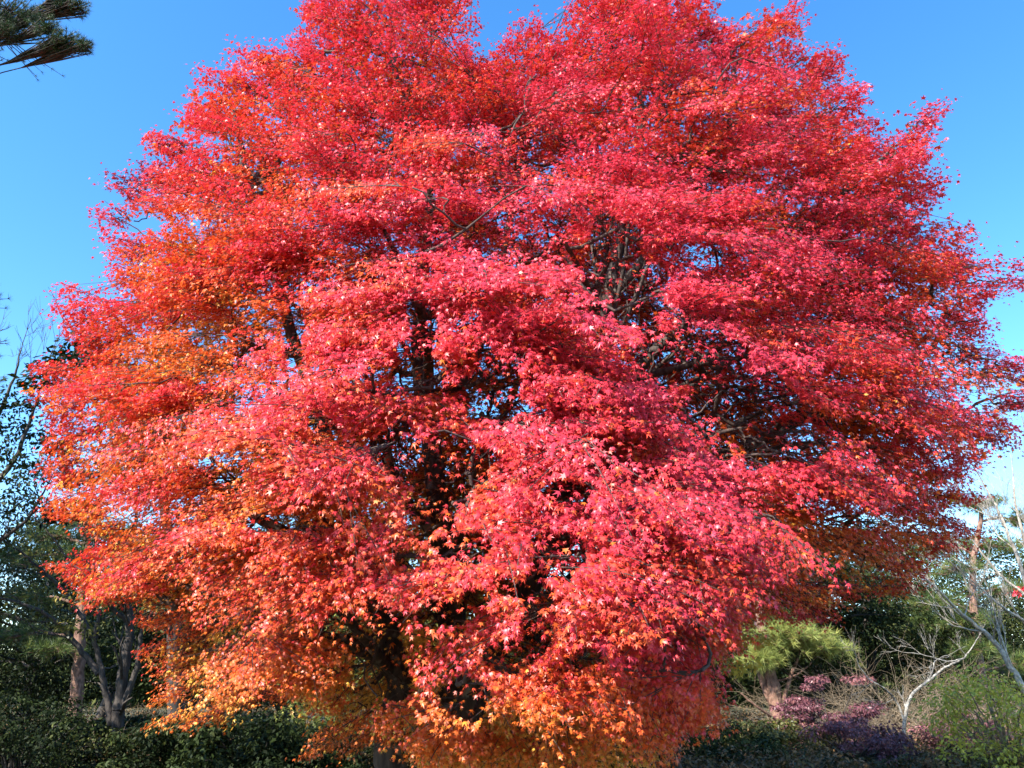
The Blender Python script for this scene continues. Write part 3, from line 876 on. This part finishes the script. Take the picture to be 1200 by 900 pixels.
leafy_tree('broadleaf_tree', 'yellow-green broadleaf tree glimpsed between the trunks of the red maple', 'tree', at(520, 900, 19.0), 6.6, 2.6, M_LIME, B_DARK, 46, 170, 0.14, 0.25, r=0.12, tone=0.35)
leafy_tree('broadleaf_tree', 'light green bush-like tree behind the lowest orange leaves left of the maple trunk', 'tree', at(395, 910, 17.0), 3.0, 1.2, M_LIME, B_DARK, 24, 150, 0.10, 0.15, r=0.06, tone=0.1)

# two conical evergreens added at the left edge to shade the thicket behind them
for bx, by, h, rx, lab in ((-13.6, 14.0, 9.5, 3.2, 'dark conical evergreen added at the left edge to shade the thicket'),
                           (-17.5, 18.5, 10.0, 3.2, 'second dark conical evergreen added as a shade caster at the left edge further back')):
    leafy_tree('evergreen_tree', lab, 'tree', (bx, by, 0), h, rx, M_EVER, B_DARK, 70, 420, 0.12, 0.06, group='evergreen trees behind the red maple', r=0.2, tone=0.35, flat=0.5, cr=0.3, conical=True)
# the far wood that closes the view at the horizon
def far_wood():
    c, r = [], []
    for i in range(520):
        a = RNG.uniform(-58, 58)
        d = RNG.uniform(52, 75)
        x = d * math.tan(math.radians(a)); hh = RNG.uniform(4.0, 7.0)
        for k in range(3):
            c.append((x + RNG.normal(0, 1), d + RNG.normal(0, 1), hh * (0.25 + 0.33 * k))); r.append(RNG.uniform(1.4, 2.2))
    o = leaf_cloud(np.array(c), np.array(r), 90, 0.5, M_EVER, None, 'far_wood', 0.9, 0.5, 0.2)
    o['label'] = 'far wood of dark evergreens closing the view along the horizon'
    o['category'] = 'wood'
    o['kind'] = 'stuff'
far_wood()
# rough undergrowth between the trees
def undergrowth():
    n = 1300
    y = 15.5 + 30 * RNG.uniform(0, 1, n) ** 1.6; x = RNG.uniform(-0.85, 0.85, n) * y
    r = RNG.uniform(0.3, 0.7, n)
    k = (y > 19) | (x < 2)
    r = np.where(k, r, r * 0.62)
    o = leaf_cloud(np.stack([x, y, r * 0.3], -1), r, 100, 0.10, M_BRUSH, None, 'undergrowth', 0.7, 0.72, 0.3)
    o['label'] = 'rough dark undergrowth covering the ground between the trees behind'
    o['category'] = 'ground cover'
    o['kind'] = 'stuff'
undergrowth()

# ------------------------------------------------------------------ left-hand side
# dark hedge along the bottom left
for px, Y, rx, h, lab in ((20, 15.0, 1.6, 1.3, 'dark evergreen shrub in the bottom left corner'),
                          (95, 17.5, 1.5, 0.9, 'dark shrub at the foot of the many-stemmed tree'),
                          (210, 15.5, 1.7, 0.95, 'shaded dark green shrub right of the many-stemmed tree'),
                          (300, 15.2, 1.6, 1.1, 'shaded dark green shrub under the hanging orange leaves at lower left'),
                          (390, 15.8, 1.5, 0.95, 'dark green shrub left of the maple trunk'),
                          (560, 16.5, 1.8, 0.85, 'dark green shrub right of the maple trunk at the bottom'),
                          (700, 16.2, 1.8, 0.85, 'dark green shrub at bottom centre under the lowest orange leaves')):
    shrub('shrub', lab, 'shrub', at(px, 930, Y), rx, h, M_EVER, B_DARK, 40, 300, RNG.uniform(0.065, 0.105), group='dark evergreen shrubs along the bottom', tone=RNG.uniform(0.08, 0.3), cr=RNG.uniform(0.28, 0.4))
# many-stemmed dark tree
Y = 17.0
base = at(137, 945, Y)
root, _ = stems_tree('broadleaf_tree', 'dark many-stemmed tree with thin olive leaves at lower left', 'tree', base,
    [([ground_of(base), at(136, 880, Y), at(138, 838, Y), at(146, 780, Y), at(152, 740, Y), at(150, 690, Y), at(158, 620, Y)], 0.17, 0.04),
     ([at(130, 850, Y), at(122, 800, Y), at(112, 752, Y), at(116, 712, Y), at(110, 660, Y)], 0.075, 0.025),
     ([at(140, 840, Y), at(160, 780, Y), at(168, 730, Y), at(190, 670, Y)], 0.075, 0.025),
     ([at(116, 790, Y), at(86, 752, Y), at(48, 716, Y - .5), at(-20, 695, Y - .8)], 0.07, 0.02),
     ([at(112, 752, Y), at(80, 700, Y), at(40, 660, Y - .3), at(-10, 622, Y - .5)], 0.05, 0.015),
     ([at(150, 730, Y), at(110, 690, Y - .6), at(80, 655, Y - .8), at(55, 622, Y - 1)], 0.05, 0.015),
     ([at(168, 730, Y), at(200, 700, Y), at(240, 690, Y)], 0.05, 0.015)], B_DARK, 1, 0.7, 4, up=0.1)
C = [at(x, y, Y + RNG.uniform(-1.5, 1.0)) for x, y in [(70, 650), (40, 690), (100, 700), (130, 690), (160, 700), (190, 710), (215, 700), (120, 720), (60, 720), (150, 660), (100, 655), (200, 670), (180, 725), (20, 670), (90, 735), (230, 720), (70, 600), (110, 625), (40, 640), (20, 560), (40, 585), (12, 605), (52, 545), (30, 625), (25, 715), (150, 720), (0, 640), (-20, 690), (205, 735), (175, 690)]]
leaf_cloud(np.array(C), np.full(len(C), 0.62), 150, 0.10, M_OLIVE, root, flat=0.35, tone=0.4, shell=0.1)
# pine with a ruddy stem
Y = 22.0
pine_tree('pine with a thin ruddy stem left of the dark many-stemmed tree',
          [at(86, 910, Y), at(88, 850, Y), at(91, 790, Y), at(95, 730, Y), at(100, 660, Y), at(104, 610, Y)], 0.21, 0.08,
          [(at(50, 665, Y), 1.3), (at(95, 650, Y), 1.2), (at(30, 700, Y), 1.1), (at(130, 680, Y), 1.2), (at(10, 650, Y), 1.0), (at(95, 610, Y), 1.1), (at(140, 625, Y), 1.0), (at(60, 628, Y), 1.0), (at(15, 745, Y), 1.0), (at(60, 760, Y - .5), 0.9)],
          M_NEEDLE, B_PINE, tufts=55, ln=0.26, per=20, tone=0.65, flat=0.28)
# sparse, nearly bare tree against the sky at the left edge
Y = 15.5
base = at(-90, 960, Y)
root, _ = stems_tree('broadleaf_tree', 'nearly bare tree with small dark leaves against the sky at the left edge', 'tree', base,
    [([ground_of(base), at(-85, 850, Y), at(-75, 700, Y), at(-60, 580, Y), at(-40, 480, Y), at(-30, 400, Y)], 0.22, 0.04),
     ([at(-72, 680, Y), at(-30, 600, Y), at(15, 540, Y), at(40, 480, Y), at(52, 440, Y)], 0.08, 0.012),
     ([at(-62, 600, Y), at(-20, 520, Y), at(10, 460, Y), at(25, 410, Y)], 0.07, 0.012),
     ([at(-75, 720, Y), at(-20, 650, Y), at(30, 610, Y), at(60, 560, Y)], 0.07, 0.012),
     ([at(-60, 580, Y), at(-100, 500, Y), at(-130, 430, Y)], 0.09, 0.02),
     ([at(-75, 700, Y), at(-130, 600, Y), at(-190, 520, Y)], 0.09, 0.02)], B_DARK, 2, 0.8, 4, up=0.2)
C = [at(x, y, Y + RNG.uniform(-1, 1)) for x, y in [(20, 500), (40, 470), (8, 530), (30, 540), (45, 505), (15, 470), (-10, 500), (-30, 450), (50, 560), (10, 580), (-40, 550), (30, 590), (-10, 610), (-80, 500), (-110, 460), (-90, 560), (-140, 540), (-60, 420), (-160, 500), (-120, 600), (-60, 640), (-30, 600)]]
leaf_cloud(np.array(C), np.full(len(C), 0.6), 130, 0.11, M_EVER, root, flat=0.7, tone=0.2, shell=0.05)
# dark leafy tree just behind the left edge of the red crown
Y = 15.5
base = at(150, 945, Y)
base[0] += 0.8
root, _ = stems_tree('evergreen_tree', 'tall dark-leaved tree whose leaves edge out behind the left side of the red crown', 'tree', base,
    [([ground_of(base), at(205, 800, Y), at(200, 650, Y), at(180, 520, Y), at(160, 440, Y)], 0.18, 0.04),
     ([at(180, 520, Y), at(140, 450, Y), at(100, 405, Y), at(72, 370, Y)], 0.06, 0.012),
     ([at(185, 560, Y), at(130, 500, Y), at(90, 450, Y), at(50, 450, Y)], 0.06, 0.012)], B_DARK, 1, 0.5, 5)
C = [at(x, y, Y + RNG.uniform(-.5, .8)) for x, y in [(100, 400), (85, 412), (75, 425), (115, 415), (95, 430), (130, 420), (60, 432), (110, 440), (140, 470), (45, 445), (150, 440), (170, 500), (150, 520), (70, 520), (90, 560), (105, 590), (180, 560), (130, 550), (66, 600)]]
leaf_cloud(np.array(C), np.full(len(C), 0.42), 110, 0.17, M_EVER, root, flat=0.7, tone=0.15, shell=0.1)
# big pine left of the frame, one bough of which hangs into the top left corner
Y = 8.0
tb = np.array([-9.6, 9.6, 0.0])
pine_tree('tall dark pine left of the frame with one bough hanging into the top left corner',
          [tb, tb + [0.1, 0, 4], tb + [0.3, -0.2, 8], tb + [0.2, 0.1, 12.5]], 0.28, 0.07,
          [(at(12, 12, Y), 0.34), (at(-20, 35, Y), 0.5), (at(34, 20, Y), 0.28), (at(56, 34, Y - 0.1), 0.22), (at(78, 46, Y - .1), 0.19), (at(98, 54, Y - .1), 0.14), (at(66, 54, Y), 0.10), (at(92, 8, Y + .3), 0.17), (at(72, 2, Y + .3), 0.18), (at(6, 36, Y), 0.22), (at(-60, 60, Y + .2), 0.7), (at(-80, 0, Y + .3), 0.8),
           (at(-22, 350, Y + 1.2), 0.32), (at(-24, 400, Y + 1.2), 0.34), (at(-18, 450, Y + 1.2), 0.3), (at(-60, 420, Y + 1.3), 0.6),
           (tb + np.array([-1.2, 0.6, 11.5]), 1.3), (tb + np.array([0.3, 1.2, 12.6]), 1.2), (tb + np.array([-1.0, 1.5, 9.5]), 1.4)],
          M_NEEDLE, B_DARK, tufts=70, bough=0.012, ln=0.085, per=26, tone=0.05, flat=0.75)
